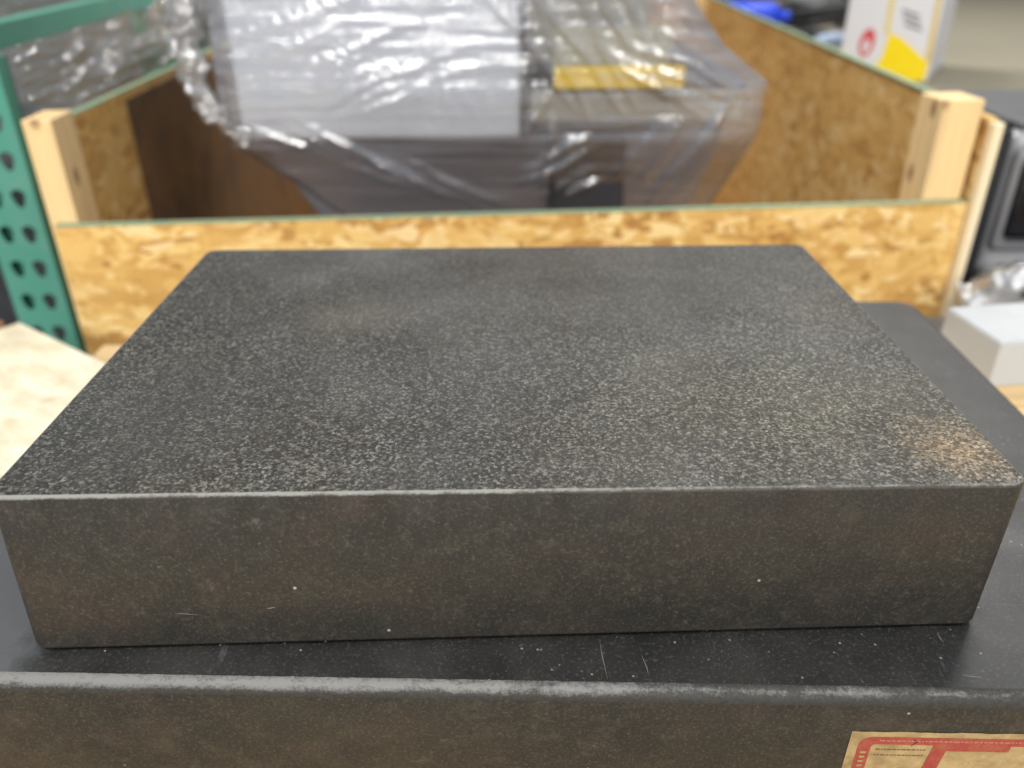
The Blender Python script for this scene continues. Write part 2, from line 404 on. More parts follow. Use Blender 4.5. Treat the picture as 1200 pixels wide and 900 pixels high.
while x < LX+.105:
    w = random.uniform(.0008, .0026); topd.append([(x, LZ-.0054), (x+w, LZ-.0054), (x+w, LZ-.0063), (x, LZ-.0063)]); x += w+.0007
flat('printed_letters', topd, mat('faded_pink_print', (176, 112, 96), .6), label, fy-.0007)
rows = []
x = LX+.013
for j in range(2):
    x = LX+.013
    while x < LX+.036:
        w = random.uniform(.0006, .0022); z = LZ-.0118-j*.004
        rows.append([(x, z), (x+w, z), (x+w, z-.0006), (x, z-.0006)]); x += w+.0005
flat('printed_text', rows, ink, label, fy-.0006)
strip('pen_mark', [(LX+.029, fy-.0006, LZ-.0092), (LX+.0315, fy-.0006, LZ-.0062), (LX+.029, fy-.0006, LZ-.0045)], .0012, (0, -1, 0), mat('pen_ink', (70, 30, 26), .5), label)

# ---------------------------------------------------------------- bench below
pl = pine('bench_wood', (214, 184, 136), 0)
bench = thing('wooden_bench', 'wooden bench under the granite plates, its tan corner showing below the white carton', 'bench', (.2, .45, FLOOR))
zt = -H2-FLOOR
for i in range(5):
    y0 = -.36+i*.148
    box('top_plank', (-.66, y0, zt-.038), (.75, y0+.144, zt), pl, bench, .003)
for sx in (-.6, .64):
    for sy in (-.32, .29): box('leg', (sx, sy, 0), (sx+.08, sy+.08, zt-.039), pl, bench, .003)
box('rail', (-.518, -.31, zt-.13), (.638, -.27, zt-.04), pl, bench, .003)

# pale board lying at the left
board_m = mat('pale_board', (228, 212, 176), .75); k = NB(board_m)
c = k.mix(k.ramp(k.noise(16, 5, .7, src=k.mapping((1, 2.2, 1), (0, 0, .4))), [(.40, 0.0), (.66, .8)]), (240, 233, 210), (206, 190, 156))
c = k.mix(k.ramp(k.noise(30, 3, .6, src=k.mapping((3, .7, 1), (0, 0, .8)), dist=1), [(.60, 0.0), (.72, .5)]), c, (150, 120, 84))
k.col(c)
A = Vector((-.572, .866)); ang = math.atan2(-.585, .81)
brd = thing('board', 'pale scuffed wooden board lying left of the granite plates before the green upright', 'board', (A.x, A.y, -H2), ang)
box('panel', (0, -.56, 0), (.30, 0, .010), board_m, brd, .002)
box('batten', (-.022, -.50, -.012), (-.001, -.015, .016), pine('batten_wood', (140, 104, 72), 1), brd, .002)

# ---------------------------------------------------------------- crate
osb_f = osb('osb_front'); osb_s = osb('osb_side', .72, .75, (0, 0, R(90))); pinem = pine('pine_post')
pine_top = painted('sealed_edge_green', (132, 156, 128), .8, (176, 160, 108), .8, 30)
crate = thing('open_crate', 'open topped chipboard crate with pine corner posts holding the film wrapped machine', 'crate')
zb = FLOOR+.12; zf = -.007
FL, FR = Vector((-.555, .960)), Vector((.592, 1.036)); u = (FR-FL).normalized(); vL = Vector((-.045, 1)).normalized(); vR = Vector((.045, 1)).normalized()
nrm = Vector((-u.y, u.x))
def q3(p, z): return (p.x, p.y, z)
def slab(name, p, q, off, z0, z1, m, bev=.0015, parent=crate, z1b=None):
    z1b = z1 if z1b is None else z1b
    return hexa(name, [q3(p, z0), q3(q, z0), q3(q, z1b), q3(p, z1)], [q3(p+off, z0), q3(q+off, z0), q3(q+off, z1b), q3(p+off, z1)], m, parent, bev)
slab('front_panel', FL, FR, nrm*.012, zb, zf-.0015, osb_f, .0005)
slab('sealed_edge', FL+u*.001+nrm*.0005, FR-u*.001+nrm*.0005, nrm*.011, zf-.0012, zf+.0008, pine_top, 0)
LB, RB = FL+vL*2.2, FR+vR*2.2
zs = .118
SLo = FL-u*.0005+nrm*.0; SRo = FR+u*.0005
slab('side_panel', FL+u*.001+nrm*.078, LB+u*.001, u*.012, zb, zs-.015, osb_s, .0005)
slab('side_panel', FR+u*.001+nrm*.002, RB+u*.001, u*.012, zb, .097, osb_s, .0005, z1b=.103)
slab('sealed_edge', FL+u*.0015+nrm*.079, LB+u*.0015, u*.011, zs-.0148, zs-.012, pine_top, 0)
slab('sealed_edge', FR+u*.0015+nrm*.05, RB+u*.0015, u*.011, .0973, .0995, pine_top, 0, z1b=.1055)
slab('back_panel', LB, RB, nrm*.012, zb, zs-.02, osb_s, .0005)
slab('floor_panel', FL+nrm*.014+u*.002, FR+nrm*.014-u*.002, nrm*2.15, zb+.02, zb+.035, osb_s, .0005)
def post(p, su, z1, wid=.040, dep=.085):
    o = slab('corner_post', p, p+u*su*wid, nrm*dep, zb+.04, z1, pinem, .002); return o
post(FL+nrm*.0135-u*.010, 1, .116, .034, .062); post(FR+nrm*.0135-u*.003, -1, .118, .052, .058)
post(LB-nrm*.10+u*.002, 1, .1); post(RB-nrm*.10-u*.002, -1, .1)
slab('edge_lath', FR+u*.0015-nrm*.012, FR+u*.0135-nrm*.012, nrm*.0135, zb, .094, mat('pale_lath', (240, 224, 188), .6), .001)
slab('shade_board', FL+u*.0145+nrm*.27, LB+u*.0145-nrm*.16, u*.005, zb+.04, .094, painted('crate_shade_brown', (104, 78, 52), .7, (66, 48, 36), .9, 7), .0005)  # added dark board, stands in for shade on the left inner wall
for s in (-1, 0, 1):
    box('skid', (-.5+.46*(s+1), 1.05, FLOOR), (-.4+.46*(s+1), 3.1, zb-.001), pinem, crate, .003)

# ---------------------------------------------------------------- wrapped machine
mach = thing('wrapped_machine', 'machine wrapped in clear stretch film standing in the chipboard crate', 'machine', (0, 0, 0), R(1.2))
white = painted('white_enamel', (214, 218, 226), .35, (186, 190, 198), .5, 6)
greym = painted('grey_enamel', (128, 128, 126), .45, (96, 96, 96), .5, 8)
ugrey = painted('underframe_grey', (132, 138, 150), .5, (96, 98, 106), .5, 5)
dgrey = painted('dark_grey_enamel', (74, 76, 84), .45, (54, 54, 58), .5, 8)
beige = painted('beige_enamel', (160, 156, 144), .45, (120, 118, 112), .4, 8)
yel = painted('yellow_sheet', (255, 214, 0), .5, (240, 200, 10), .3, 20)
box('housing', (-.361, 1.213, .040), (.040, 1.72, 1.15), white, mach, .006)  # height out of view raised to shade the crate's left wall
box('control_cabinet', (.050, 1.27, .135), (.228, 1.66, 1.15), beige, mach, .006)
box('seal_strip', (.044, 1.235, .030), (.0485, 1.60, 1.15), dgrey, mach, .001)
box('ledge', (.054, 1.225, .058), (.366, 1.72, .104), beige, mach, .005)
box('ledge_top', (.054, 1.222, .1045), (.368, 1.72, .112), dgrey, mach, .002)
box('yellow_strip', (.088, 1.206, .1070), (.272, 1.221, .137), yel, mach, .003)
box('tinted_panel', (.086, 1.232, .1125), (.255, 1.245, .185), painted('tinted_plastic', (176, 172, 146), .4, (170, 168, 140), .5, 12), mach, .003)
hexa('underframe', [(-.35, 1.24, .0385), (.35, 1.24, .0385), (.35, 1.7, .0385), (-.35, 1.7, .0385)],
     [(-.12, 1.42, -.42), (.22, 1.42, -.42), (.22, 1.7, -.42), (-.12, 1.7, -.42)], ugrey, mach, .004)
box('motor_housing', (.085, 1.235, -.38), (.20, 1.60, .036), painted('black_motor', (44, 46, 52), .45, (60, 60, 64), .4, 8), mach, .006)
box('pallet_base', (-.36, 1.3, -.70), (.36, 1.9, -.42), dgrey, mach, .004)

rows = [(1.17, -.37, .235, 1.20, 1.75), (.30, -.375, .235, 1.195, 1.75), (.225, -.377, .270, 1.193, 1.74), (.165, -.379, .318, 1.19, 1.74), (.116, -.38, .386, 1.188, 1.74), (.10, -.38, .384, 1.188, 1.74),
        (.062, -.378, .384, 1.192, 1.74), (.036, -.374, .380, 1.195, 1.74), (-.03, -.300, .362, 1.235, 1.72), (-.12, -.215, .335, 1.285, 1.72), (-.30, -.15, .29, 1.35, 1.71), (-.41, -.14, .25, 1.39, 1.71)]
def film_shell(name, rows, mats, parent, amp=.006, nu=300, nv=120, creases=()):
    bm = bmesh.new(); zs_ = [r[0] for r in rows]; grid = []; zl = [zs_[0]+(zs_[-1]-zs_[0])*(j/nv if zs_[0] < 1 else (j/nv)**.45) for j in range(nv+1)]
    for j in range(nv+1):
        z = zl[j]
        for q in range(len(rows)-1):
            if rows[q][0] >= z >= rows[q+1][0]:
                t = (rows[q][0]-z)/(rows[q][0]-rows[q+1][0]); r = [rows[q][i]*(1-t)+rows[q+1][i]*t for i in range(5)]; break
        _, xl, xr, yf, yb = r
        w, d = xr-xl, yb-yf; ring = []
        for i in range(nu):
            s = i/nu
            # denser sampling on the front (first 60 %)
            if s < .6:
                f = s/.6; x = xl+w*f; y = yf; n = Vector((0, -1, 0))
                e = min(f, 1-f); 
                if e < .02: y += (.02-e)*.3
            elif s < .72: f = (s-.6)/.12; x = xr; y = yf+d*f+.006*(1-f); n = Vector((1, 0, 0))
            elif s < .88: f = (s-.72)/.16; x = xr-w*f; y = yb; n = Vector((0, 1, 0))
            else: f = (s-.88)/.12; x = xl; y = yb-d*f+.006*f; n = Vector((-1, 0, 0))
            P = Vector((x, y, z))
            # stretched creases: rising to the right on the upper part, falling fans lower right
            a1 = R(17); c1 = x*math.cos(a1)+z*math.sin(a1); d1 = -x*math.sin(a1)+z*math.cos(a1)
            w1 = noise.noise(Vector((c1*3.5, d1*38, y*3)))
            a2 = R(-52); c2 = x*math.cos(a2)+z*math.sin(a2); d2 = -x*math.sin(a2)+z*math.cos(a2)
            w2 = noise.noise(Vector((c2*4, d2*26, 5+y*3)))
            k1 = max(0, min(1, (.06-x)/.08)) * max(0, min(1, (z-.0)/.05)); 
            extra = 0
            if s < .6:
                for (cx_, cz_, ca, sa, L_, w_, h_) in creases:
                    dx, dz = x-cx_, z-cz_; c_ = dx*ca+dz*sa
                    if abs(c_) > L_*1.3: continue
                    d_ = -dx*sa+dz*ca + .003*math.sin(c_*40+cx_*90)
                    if abs(d_) < w_*3: extra += h_*math.exp(-(d_/w_)**2)*math.exp(-(c_/L_)**4)
            disp = extra + (w1*k1 + w2*(1-k1*.75))*amp + noise.noise(P*9)*amp*.5
            ring.append(bm.verts.new(P+n*disp))
        grid.append(ring)
    for j in range(nv):
        for i in range(nu):
            f = bm.faces.new((grid[j][i], grid[j+1][i], grid[j+1][(i+1) % nu], grid[j][(i+1) % nu])); f.smooth = True
    return link(name, bm, mats, parent)
film_a = film('stretch_film', .20, (0, R(24), 0), (218, 222, 236), rough=.11, sheen=.2)
film_b = film('stretch_film_crumpled', .22, (0, R(40), 0), (225, 228, 232), .10, 1.0, .25)
rc = random.Random(7)
def crease(px, py, deg, L, w, h):
    q = aty(px, py, 1.2); t = R(deg); return (q.x+.01, q.z, math.cos(t), math.sin(t), L, w, h)
cr = []
for i in range(9): cr.append(crease(455+i*7+rc.uniform(-50, 50), 50+i*8.5, 20+rc.uniform(-3, 3), rc.uniform(.04, .10), .0026, .0034))
for i in range(5): cr.append(crease(350+rc.uniform(-50, 50), 8+i*12, 15+rc.uniform(-4, 4), rc.uniform(.03, .08), .0028, .003))
for i in range(8): cr.append(crease(655+i*4+rc.uniform(-16, 16), 176+i*9, 30+rc.uniform(-6, 6), rc.uniform(.02, .055), .0052, .011))
for i in range(7): cr.append(crease(640+i*24, 45+rc.uniform(-15, 25), -58+rc.uniform(-6, 8), rc.uniform(.06, .11), .004, .006))
for i in range(7): cr.append(crease(800+rc.uniform(-30, 40), 66+i*7, -26+rc.uniform(-5, 8), rc.uniform(.04, .09), .004, .006))
for i in range(6): cr.append(crease(430+i*20+rc.uniform(-30, 30), 195+i*5, -24+rc.uniform(-8, 4), rc.uniform(.08, .14), .005, .006))
for i in range(6): cr.append(crease(760+i*16, 190+rc.uniform(-20, 20), 64+rc.uniform(-8, 8), rc.uniform(.05, .09), .006, .006))
for i in range(5): cr.append(crease(500+i*22, 110+rc.uniform(-30, 20), -62+rc.uniform(-20, 8), rc.uniform(.03, .07), .004, .0025))
for i in range(5): cr.append(crease(625+rc.uniform(-15, 30), 130+rc.uniform(-30, 60), 75+rc.uniform(-20, 20), rc.uniform(.03, .06), .004, .006))
film_shell('stretch_film', rows, film_a, mach, .0014, 560, 240, cr)
def crumple(name, path, rad, m, parent, n=90, ns=28, amp=.5, seed=0, fr=26):
    """crumpled tube of film along a path of points"""
    bm = bmesh.new(); P = [Vector(p) for p in path]; rings = []
    for j in range(n+1):
        t = j/n*(len(P)-1); i = min(int(t), len(P)-2); f = t-i; c = P[i].lerp(P[i+1], f)
        tan = (P[i+1]-P[i]).normalized(); s1 = tan.cross(Vector((0, 1, .01))).normalized(); s2 = tan.cross(s1)
        rr_ = rad*(1 if 0 < j < n else .15)*(.8+.5*noise.noise(c*9+Vector((seed, 0, 0))))
        ring = []
        for q in range(ns):
            a_ = 2*math.pi*q/ns; d = s1*math.cos(a_)+s2*math.sin(a_)
            e = 1+amp*noise.noise((c+d*rad)*fr+Vector((seed, seed, 0)))+amp*.5*noise.noise((c+d*rad)*fr*2.7)
            ring.append(bm.verts.new(c+d*rr_*e))
        rings.append(ring)
    for j in range(n):
        for q in range(ns):
            f = bm.faces.new((rings[j][q], rings[j+1][q], rings[j+1][(q+1) % ns], rings[j][(q+1) % ns])); f.smooth = True
    bm.faces.new(rings[0]); bm.faces.new(rings[-1][::-1]); bmesh.ops.recalc_face_normals(bm, faces=bm.faces)
    return link(name, bm, m, parent)
crumple('film_fold', [(-.395, 1.21, .60), (-.40, 1.20, .30), (-.415, 1.20, .17), (-.405, 1.19, .11), (-.375, 1.19, .065), (-.345, 1.19, .045)], .020, film_b, mach, 200, 44, .9, 1, 60)

# ---------------------------------------------------------------- pallet rack
green = painted('green_rack_paint', (84, 152, 134), .4, (120, 160, 148), .5, 10)
rack = thing('pallet_rack', 'green perforated steel pallet rack standing left of the chipboard crate', 'rack')
def teardrop(r, n=14):
    pts = []
    for i in range(n):
        a_ = 2*math.pi*i/n + math.pi/2
        x, z = r*math.cos(a_), r*math.sin(a_)
        if z < 0: z *= 1.5; x *= .8
        pts.append((x, z))
    return pts
def upright(x0, x1, y, z0, z1, dep, zhole):
    bm = bmesh.new(); pw = (x1-x0)/2; ph = .0508; z = z0; rows_ = int((z1-z0)/ph)
    for r_i in range(rows_):
        for c_i in range(2):
            cx = x0+pw*(c_i+.5) + (.004 if c_i == 0 else -.004); cz = z0+ph*(r_i+.5) + (.012 if c_i else 0)*0
            td = teardrop(.0105); n = len(td)
            X0, X1, Z0, Z1 = x0+pw*c_i, x0+pw*(c_i+1), z0+ph*r_i, z0+ph*(r_i+1)
            outer = []
            for (dx, dz) in td:
                sx = (X1-cx if dx > 0 else cx-X0); sz = (Z1-cz if dz > 0 else cz-Z0)
                kx = sx/abs(dx) if abs(dx) > 1e-6 else 1e9; kz = sz/abs(dz) if abs(dz) > 1e-6 else 1e9
                kk = min(kx, kz); outer.append((cx+dx*kk, cz+dz*kk))
            # snap nearest to the four corners
            for C_ in ((X0, Z0), (X1, Z0), (X1, Z1), (X0, Z1)):
                j = min(range(n), key=lambda q: (outer[q][0]-C_[0])**2+(outer[q][1]-C_[1])**2); outer[j] = C_
            vi = [bm.verts.new((cx+a_, y, cz+b_)) for a_, b_ in td]; vo = [bm.verts.new((a_, y, b_)) for a_, b_ in outer]
            vb = [bm.verts.new((cx+a_, y+.002, cz+b_)) for a_, b_ in td]
            for i in range(n):
                bm.faces.new((vo[i], vo[(i+1) % n], vi[(i+1) % n], vi[i])); bm.faces.new((vi[i], vi[(i+1) % n], vb[(i+1) % n], vb[i]))
    bmesh.ops.remove_doubles(bm, verts=bm.verts, dist=.0003)
    bmesh.ops.recalc_face_normals(bm, faces=bm.faces)
    zt_ = z0+rows_*ph
    for (a_, b_) in ((x0, x0+.0025), (x1-.0025, x1)): add_box(bm, (a_, y+.0005, z0), (b_, y+dep, zt_))
    for (a_, b_) in ((x0, x0+.018), (x1-.018, x1)): add_box(bm, (a_, y+dep-.0025, z0), (b_, y+dep, zt_))
    return link('upright', bm, green, rack)
upright(-.727, -.649, 1.10, FLOOR, .20, .026, 0)
upright(-.87, -.794, 2.05, FLOOR, .20, .045, 0)
box('base_plate', (-.76, 1.08, FLOOR), (-.63, 1.16, FLOOR+.006), green, rack, .001)
# side brace running back and a shelf beam
b0 = atz(-14, 60, .17); b1 = atz(250, -17, .17)
slab2 = lambda n, p, q, off, h, m, par: hexa(n, [tuple(p), tuple(q), tuple(q+Vector((0, 0, h))), tuple(p+Vector((0, 0, h)))], [tuple(p+off), tuple(q+off), tuple(q+off+Vector((0, 0, h))), tuple(p+off+Vector((0, 0, h)))], m, par, .001)
slab2('brace', Vector((-.722, 1.130, .163)), Vector((-.835, 2.05, .163)), Vector((.026, .004, 0)), .034, green, rack)
slab2('brace', Vector((-.722, 1.130, -.45)), Vector((-.835, 2.05, -.10)), Vector((.026, .004, 0)), .030, green, rack)
box('shelf_beam', (-2.3, 1.11, .11), (-.744, 1.14, .19), green, rack, .002)

# film-wrapped goods behind the rack
def bundle(label, lo, hi, core, filmm, rz=0, seed=0, amp=.012):
    cx, cy = (lo[0]+hi[0])/2, (lo[1]+hi[1])/2
    t = thing('wrapped_bundle', label, 'wrapped goods', (cx, cy, lo[2]), rz)
    w, d, h = hi[0]-lo[0], hi[1]-lo[1], hi[2]-lo[2]
    nlay = max(2, int(h/.22))
    for i in range(nlay): box('carton', (-w/2, -d/2, h*i/nlay+.001), (w/2, d/2, h*(i+1)/nlay-.003), core, t, .004)
    rws = [(h+.01, -w/2-.01, w/2+.01, -d/2-.012, d/2+.012), (h*.5, -w/2-.012, w/2+.012, -d/2-.016, d/2+.012), (.005, -w/2-.01, w/2+.01, -d/2-.012, d/2+.012)]
    film_shell('stretch_film', rws, filmm, t, amp, 200, 60)
    return t
film_c = film('stretch_film_grey', .22, (0, R(-14), 0), (190, 192, 192), .22, .8)
bundle('dark grey film wrapped stack of cartons behind the green rack brace', (-2.0, 2.25, FLOOR), (-.70, 3.0, .20), painted('dull_grey_carton', (132, 130, 124), .7, (70, 62, 54), .6, 5), film_c, R(-6), 3)
bundle('light grey film wrapped stack standing farthest back at upper left', (-3.4, 3.6, FLOOR), (-1.1, 4.4, .75), painted('light_grey_carton', (164, 162, 158), .7, (120, 118, 116), .6, 4), film_c, R(4), 7)
wc = box('carton', (-.06, -.08, 0), (.06, .08, .16), painted('lavender_white_carton', (212, 214, 232), .6, (180, 184, 200), .4, 8), None, .003)
wc.location = (-.87, 2.40, .2125); wc.rotation_euler = (0, 0, R(12)); tag(wc, 'small white carton on the dark wrapped stack beside the wrapped machine', 'carton')
tuft = crumple('plastic_film', [(-.95, 2.02, .03), (-.89, 2.0, .06), (-.83, 1.98, .085), (-.77, 1.98, .12), (-.69, 1.98, .15)], .042, film_b, None, 80, 26, .8, 12, 20)
tag(tuft, 'crumpled clear plastic film bunched over the left rim of the crate', 'plastic film')
def sheet(name, c00, c10, c11, c01, m, nu=90, nv=50, amp=.02, seed=0):
    bm = bmesh.new(); g = []
    for j in range(nv+1):
        v = j/nv; row = []
        for i in range(nu+1):
            q = i/nu; P = (c00*(1-q)+c10*q)*(1-v)+(c01*(1-q)+c11*q)*v
            a_ = noise.noise(Vector((q*3+v*2, v*9-q*2, seed)))+.6*noise.noise(Vector((q*9, v*16+q*9, seed+4)))+.35*noise.noise(Vector((q*26, v*22, seed+9)))
            row.append(bm.verts.new(P+Vector((.2, -1, .25))*a_*amp+Vector((0, 0, .35*amp*noise.noise(Vector((q*7, seed, v))))) ))
        g.append(row)
    for j in range(nv):
        for i in range(nu): f = bm.faces.new((g[j][i], g[j+1][i], g[j+1][i+1], g[j][i+1])); f.smooth = True
    return link(name, bm, m)
fs = film('loose_film', .16, (0, R(-20), 0), (214, 214, 210), .14, 1.2, .16)
ps = sheet('plastic_film', aty(14, 62, 1.19), aty(232, -16, 1.75), aty(226, 62, 1.75), aty(46, 150, 1.19), fs, amp=.022)
tag(ps, 'loose clear plastic sheet hanging under the green rack brace at upper left', 'plastic film')
ps2 = sheet('plastic_film', aty(-30, -30, 1.35), aty(170, -50, 2.0), aty(150, 0, 2.0), aty(-30, 44, 1.35), fs, amp=.03, seed=5)
tag(ps2, 'loose clear plastic sheet above the green rack brace in the top left corner', 'plastic film')
bin_m = painted('added_bin_dark_plastic', (48, 50, 54), .5, (70, 72, 76), .5, 9)
bn = thing('storage_bin', 'added dark grey bin filling in the dark behind the green perforated upright', 'bin', (-.94, 1.5, FLOOR))  # added so the upright's holes look dark
box('body', (-.28, -.25, 0), (.26, .25, .92), bin_m, bn, .01); box('lid', (-.30, -.27, .921), (.28, .27, .95), bin_m, bn, .01)

# ---------------------------------------------------------------- things at the right
wb = thing('carton', 'plain white carton on the bench right of the granite plates', 'carton', (.4775, .712, -H2), R(8))
wm = painted('white_card', (186, 190, 193), .7, (160, 162, 164), .4, 10)
box('body', (0, 0, 0), (.17, .088, .0485), wm, wb, .0015)
box('lid_flap', (.001, .001, .0488), (.169, .087, .0496), wm, wb, .0002)

table_m = painted('beige_grey_top', (136, 130, 112), .85, (118, 114, 104), .5, 3)
tb = thing('work_table', 'long beige grey work table behind the right side of the crate', 'table', (0, 0, 0))
hexa('table_top', [(.70, 1.60, -.03), (3.2, 1.42, -.03), (3.2, 5.2, -.03), (.86, 5.2, -.03)], [(.70, 1.60, 0), (3.2, 1.42, 0), (3.2, 5.2, 0), (.86, 5.2, 0)], table_m, tb, .004)
hexa('front_rail', [(.71, 1.62, -.10), (3.1, 1.45, -.10), (3.1, 1.48, -.10), (.71, 1.65, -.10)], [(.71, 1.62, -.032), (3.1, 1.45, -.032), (3.1, 1.48, -.032), (.71, 1.65, -.032)], painted('dark_steel', (70, 72, 74), .4, (90, 90, 90), .4, 6), tb, .002)
for x, y in ((.75, 1.7), (3.0, 1.6), (1.0, 5.0), (3.0, 5.0)): box('leg', (x, y, FLOOR), (x+.06, y+.06, -.031), dgrey, tb, .002)

# white package with yellow corner
Pc = atz(1085, 96, 0); nd = Vector((1.418, 2.35, 0)).normalized(); ld = Vector((-nd.y, nd.x, 0)); fn = -nd
pk = thing('package', 'white package with a yellow lower corner and red oval mark behind the crate', 'package')
pkm = painted('package_white', (222, 222, 226), .5, (200, 200, 206), .3, 9)
wl, dl, hh = (onplane(985, 62, Pc, nd)-Pc).dot(ld), .30, .42
hexa('body', [tuple(Pc), tuple(Pc+ld*wl), tuple(Pc+ld*wl+nd*dl), tuple(Pc+nd*dl)],
     [tuple(Pc+Vector((0, 0, hh))), tuple(Pc+ld*wl+Vector((0, 0, hh))), tuple(Pc+ld*wl+nd*dl+Vector((0, 0, hh))), tuple(Pc+nd*dl+Vector((0, 0, hh)))], pkm, pk, .002)
def decal(name, pix, m, lift=.001):
    pts = [onplane(x, y, Pc, nd)+fn*lift for x, y in pix]
    bm = bmesh.new(); a1 = [bm.verts.new(p) for p in pts]; a2 = [bm.verts.new(p-fn*.0008) for p in pts]; n = len(a1)
    bm.faces.new(a1)
    for i in range(n): bm.faces.new((a1[i], a2[i], a2[(i+1) % n], a1[(i+1) % n]))
    bmesh.ops.recalc_face_normals(bm, faces=bm.faces); return link(name, bm, m, pk)
ye = painted('package_yellow', (250, 222, 10), .45, (236, 200, 30), .3, 12)
decal('yellow_corner', [(1043, 38), (1058, 46), (1088, 74), (1083, 94), (1060, 96), (1020, 80), (1032, 70)], ye)
decal('gold_line', [(1046, -20), (1052, -20), (1042, 40), (1036, 40)], mat('gold_line', (226, 206, 130), .5))
decal('gold_line', [(1101, -20), (1107, -20), (1090, 74), (1084, 70)], mat('gold_line2', (216, 190, 120), .5))
el = lambda cx, cy, rx, ry, n=16, tl=.25: [(cx+rx*math.cos(2*math.pi*i/n)+tl*-ry*math.sin(2*math.pi*i/n), cy+ry*math.sin(2*math.pi*i/n)) for i in range(n)]
rm = mat('mark_red', (206, 84, 90), .5)
decal('red_mark', el(1016, 50, 9, 17), rm)
decal('mark_centre', el(1015, 54, 4, 8), pkm, .002)
gt = mat('faded_text', (140, 140, 144), .6)
for i in range(3): decal('printed_line', [(1058+i*1.5, 10+i*8), (1078+i*1.5, 17+i*8), (1077+i*1.5, 21+i*8), (1057+i*1.5, 14+i*8)], gt)

# clutter on the table
bl = painted('blue_plastic', (30, 74, 226), .35, (20, 50, 180), .3, 12)
p = atz(897, 40, 0)
bt = thing('blue_bottle', 'bright blue plastic bottle lying on the table behind the crate rim', 'bottle', (p.x-.01, p.y+.12, .046), R(-28))
def lathe(name, prof, m, parent, axis='X', n=28):
    bm = bmesh.new(); rings = []
    for (x, r) in prof:
        rings.append([bm.verts.new((x, r*math.cos(2*math.pi*i/n), r*math.sin(2*math.pi*i/n)) if axis == 'X' else (r*math.cos(2*math.pi*i/n), r*math.sin(2*math.pi*i/n), x)) for i in range(n)])
    for j in range(len(rings)-1):
        for i in range(n): f = bm.faces.new((rings[j][i], rings[j+1][i], rings[j+1][(i+1) % n], rings[j][(i+1) % n])); f.smooth = True
    bm.faces.new(rings[0]); bm.faces.new(rings[-1][::-1]); bmesh.ops.recalc_face_normals(bm, faces=bm.faces)
    return link(name, bm, m, parent)
lathe('body', [(-.10, .036), (-.094, .044), (.05, .044), (.07, .036), (.085, .018)], bl, bt)
lathe('cap', [(.0855, .017), (.115, .017), (.117, .014)], bl, bt)
bt2 = thing('plastic_tub', 'small dark blue plastic tub left of the bright blue bottle', 'tub', (atz(838, 10, 0).x, atz(838, 10, 0).y, .0))
lathe('tub_body', [(0, .07), (.06, .066), (.075, .055)], painted('navy_plastic', (40, 70, 150), .4, (60, 80, 130), .4, 9), bt2, 'Z')
sil = painted('pale_blue_metal', (176, 196, 226), .3, (140, 150, 170), .4, 12)
p = atz(985, 62, 0)
tl = thing('hand_tool', 'pale blue handled tool lying between the dark hoses and the white package', 'tool', (p.x, p.y+.05, .028), R(35))
lathe('handle', [(-.085, .012), (-.08, .018), (-.02, .021), (.05, .017), (.075, .019), (.08, .012)], sil, tl)
lathe('shaft', [(.0805, .008), (.20, .008), (.21, .004)], dgrey, tl)
rub = painted('black_rubber', (36, 37, 40), .45, (80, 80, 84), .4, 14)
def tube(name, pts, r, m, parent=None, n=10):
    bm = bmesh.new(); P = [Vector(p) for p in pts]; rings = []
    for i, p in enumerate(P):
        t = (P[min(i+1, len(P)-1)]-P[max(i-1, 0)]).normalized(); s1 = t.cross(Vector((.13, .2, 1))).normalized(); s2 = t.cross(s1)
        rings.append([bm.verts.new(p+(s1*math.cos(2*math.pi*q/n)+s2*math.sin(2*math.pi*q/n))*r) for q in range(n)])
    for j in range(len(rings)-1):
        for q in range(n): f = bm.faces.new((rings[j][q], rings[j+1][q], rings[j+1][(q+1) % n], rings[j][(q+1) % n])); f.smooth = True
    bm.faces.new(rings[0]); bm.faces.new(rings[-1][::-1]); bmesh.ops.recalc_face_normals(bm, faces=bm.faces)
    return link(name, bm, m, parent)
def coil(cx, cy, R0, turns, r, h0=.0, el_=1.0):
    return [(cx+(R0+.012*math.sin(t*1.7))*math.cos(t), cy+el_*R0*math.sin(t), r+h0+.012*t/6.28+.01*math.sin(3*t)) for t in [2*math.pi*turns*i/(60*turns) for i in range(60*turns+1)]]
p = atz(950, 30, 0)
h1 = tube('hose', coil(p.x+.05, p.y, .15, 4, .014), .014, rub); tag(h1, 'coiled black hose on the table between blue bottle and pale blue tool', 'hose')
p = atz(985, 12, 0)
h2 = tube('hose', coil(p.x+.1, p.y+.3, .22, 5, .016, 0, .7), .016, painted('grey_rubber', (96, 98, 102), .4, (130, 130, 134), .4, 14)); tag(h2, 'coiled grey hose on the table farther behind the black hose', 'hose')
p = atz(900, 2, 0)
cs = thing('tool_case', 'grey brown tool case farthest back on the table above the blue bottle', 'case', (p.x+.1, p.y+.3, 0), R(20))
box('shell', (-.24, -.15, 0), (.30, .15, .09), painted('case_grey', (104, 100, 96), .5, (80, 78, 76), .4, 8), cs, .012)
box('lid', (-.24, -.15, .092), (.30, .15, .15), painted('case_lid', (116, 112, 108), .5, (80, 78, 76), .4, 8), cs, .012)
box('handle', (-.03, -.18, .08), (.09, -.151, .10), rub, cs, .004)
clutter = []
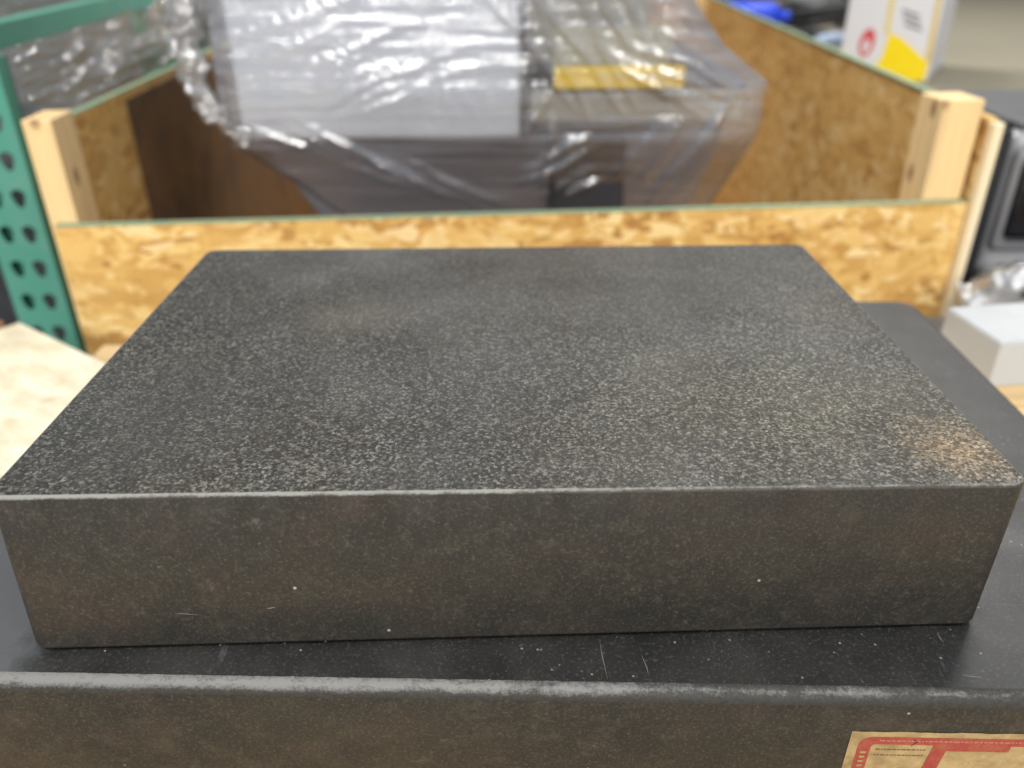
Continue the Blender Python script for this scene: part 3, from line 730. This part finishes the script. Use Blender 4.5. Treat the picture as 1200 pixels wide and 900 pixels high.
for (px, py, s, cm, nm, lb, ct) in ((945, 55, .035, rub, 'rubber_block', 'black rubber block just behind the crate rim left of the pale blue tool', 'block'), (1000, 34, .045, painted('grey_fitting', (150, 152, 158), .35, (100, 100, 104), .5, 14), 'pipe_fitting', 'light grey pipe fitting beside the white package', 'fitting')):
    p = atz(px, py, 0); t = thing(nm, lb, ct, (p.x, p.y+.05, 0), R(25))
    if nm == 'pipe_fitting':
        lathe('sleeve', [(0, s), (.01, s*1.15), (.03, s*1.15), (.035, s*.8), (.09, s*.8), (.095, s)], cm, t, 'Z'); lathe('collar', [(.0955, s*1.1), (.115, s*1.1)], cm, t, 'Z')
    else:
        box('block', (-s*2, -s, 0), (s*2, s, s*1.2), cm, t, .008); box('foot', (-s, -s*1.5, 0), (s, -s-.001, s*.6), cm, t, .006)

slv = mat('brushed_steel', (190, 192, 196), .3, .9)
for (px, py, rz, lb) in ((948, 16, 20, 'bright steel bracket on the table between the black hose and the grey hose'), (880, -2, -30, 'bright steel bracket farthest back above the blue bottle')):
    p = atz(px, py, 0); t = thing('steel_bracket', lb, 'bracket', (p.x, p.y, .0), R(rz))
    box('base_flange', (-.09, -.04, 0), (.09, .04, .008), slv, t, .002); box('web', (-.09, .03, .009), (.09, .038, .085), slv, t, .002)
    box('gusset', (-.006, -.03, .009), (.006, .029, .06), slv, t, .002)

# dark cabinet and grey machine right of the crate
dc = thing('dark_cabinet', 'narrow black cabinet just right of the crate, left of the grey machine', 'cabinet', (.672, 1.16, FLOOR))
box('body', (0, 0, 0), (.027, .22, FLOOR*-1+.07), painted('black_paint', (34, 36, 40), .4, (54, 56, 58), .4, 8), dc, .003)
box('door', (.006, -.012, .02), (.022, -.001, FLOOR*-1+.06), painted('black_door', (38, 40, 44), .4, (54, 56, 58), .4, 8), dc, .002)
mg = thing('grey_machine', 'light grey machine with a black rounded window at the right edge', 'machine', (.705, 1.16, FLOOR), R(-2))
lg = painted('light_grey_enamel', (158, 160, 164), .4, (120, 122, 126), .4, 8)
Z = lambda z: z-FLOOR
box('body', (0, .0, .03), (.6, .30, Z(.055)), lg, mg, .016, seg=3)
box('top_cover', (.01, .01, Z(.0555)), (.59, .29, Z(.064)), painted('top_cover_grey', (84, 86, 88), .6, (70, 70, 72), .4, 8), mg, .003)
box('window_frame', (.004, -.012, Z(-.115)), (.42, .002, Z(.035)), painted('window_frame_grey', (128, 130, 134), .4, (104, 104, 108), .4, 8), mg, .010, seg=3)
box('window', (.014, -.016, Z(-.098)), (.40, -.006, Z(.022)), mat('black_glass', (14, 16, 22), .12), mg, .010, seg=3)
box('apron', (-.004, -.05, Z(-.42)), (.42, -.001, Z(-.135)), lg, mg, .012, seg=3)

tote = thing('storage_bin', 'low grey bin right of the crate under the crumpled bag', 'bin', (.66, .93, FLOOR), R(3))
box('body', (-.12, -.08, 0), (.25, .08, .775), painted('grey_bin', (120, 122, 126), .5, (90, 92, 96), .4, 8), tote, .008)
box('lid', (-.125, -.084, .776), (.255, .084, .795), painted('grey_bin_lid', (128, 130, 134), .5, (90, 92, 96), .4, 8), tote, .006)
bag = crumple('plastic_bag', [(.565, .95, -.115), (.60, .94, -.105), (.64, .94, -.095), (.70, .94, -.10), (.78, .94, -.10)], .054, film('bag_film', .4, (0, R(30), 0), (206, 210, 218), .2, .9), None, 90, 30, .7, 21, 17)
tag(bag, 'crumpled translucent plastic bag between the white carton and the grey machine', 'plastic bag')
cb = tube('cable', [(.60+.022*i, .885+.01*math.sin(i*1.3), -.075+.02*math.sin(i*.9)) for i in range(10)], .0035, rub); tag(cb, 'thin black cable lying across the crumpled plastic bag', 'cable')
kn = lathe('red_knob', [(0, .006), (.003, .012), (.014, .012), (.018, .008)], mat('maroon_plastic', (120, 34, 58), .4), None, 'Z', 16)
kn.location = (.640, .885, -.075); tag(kn, 'small dark red knob on the crumpled plastic bag', 'knob')
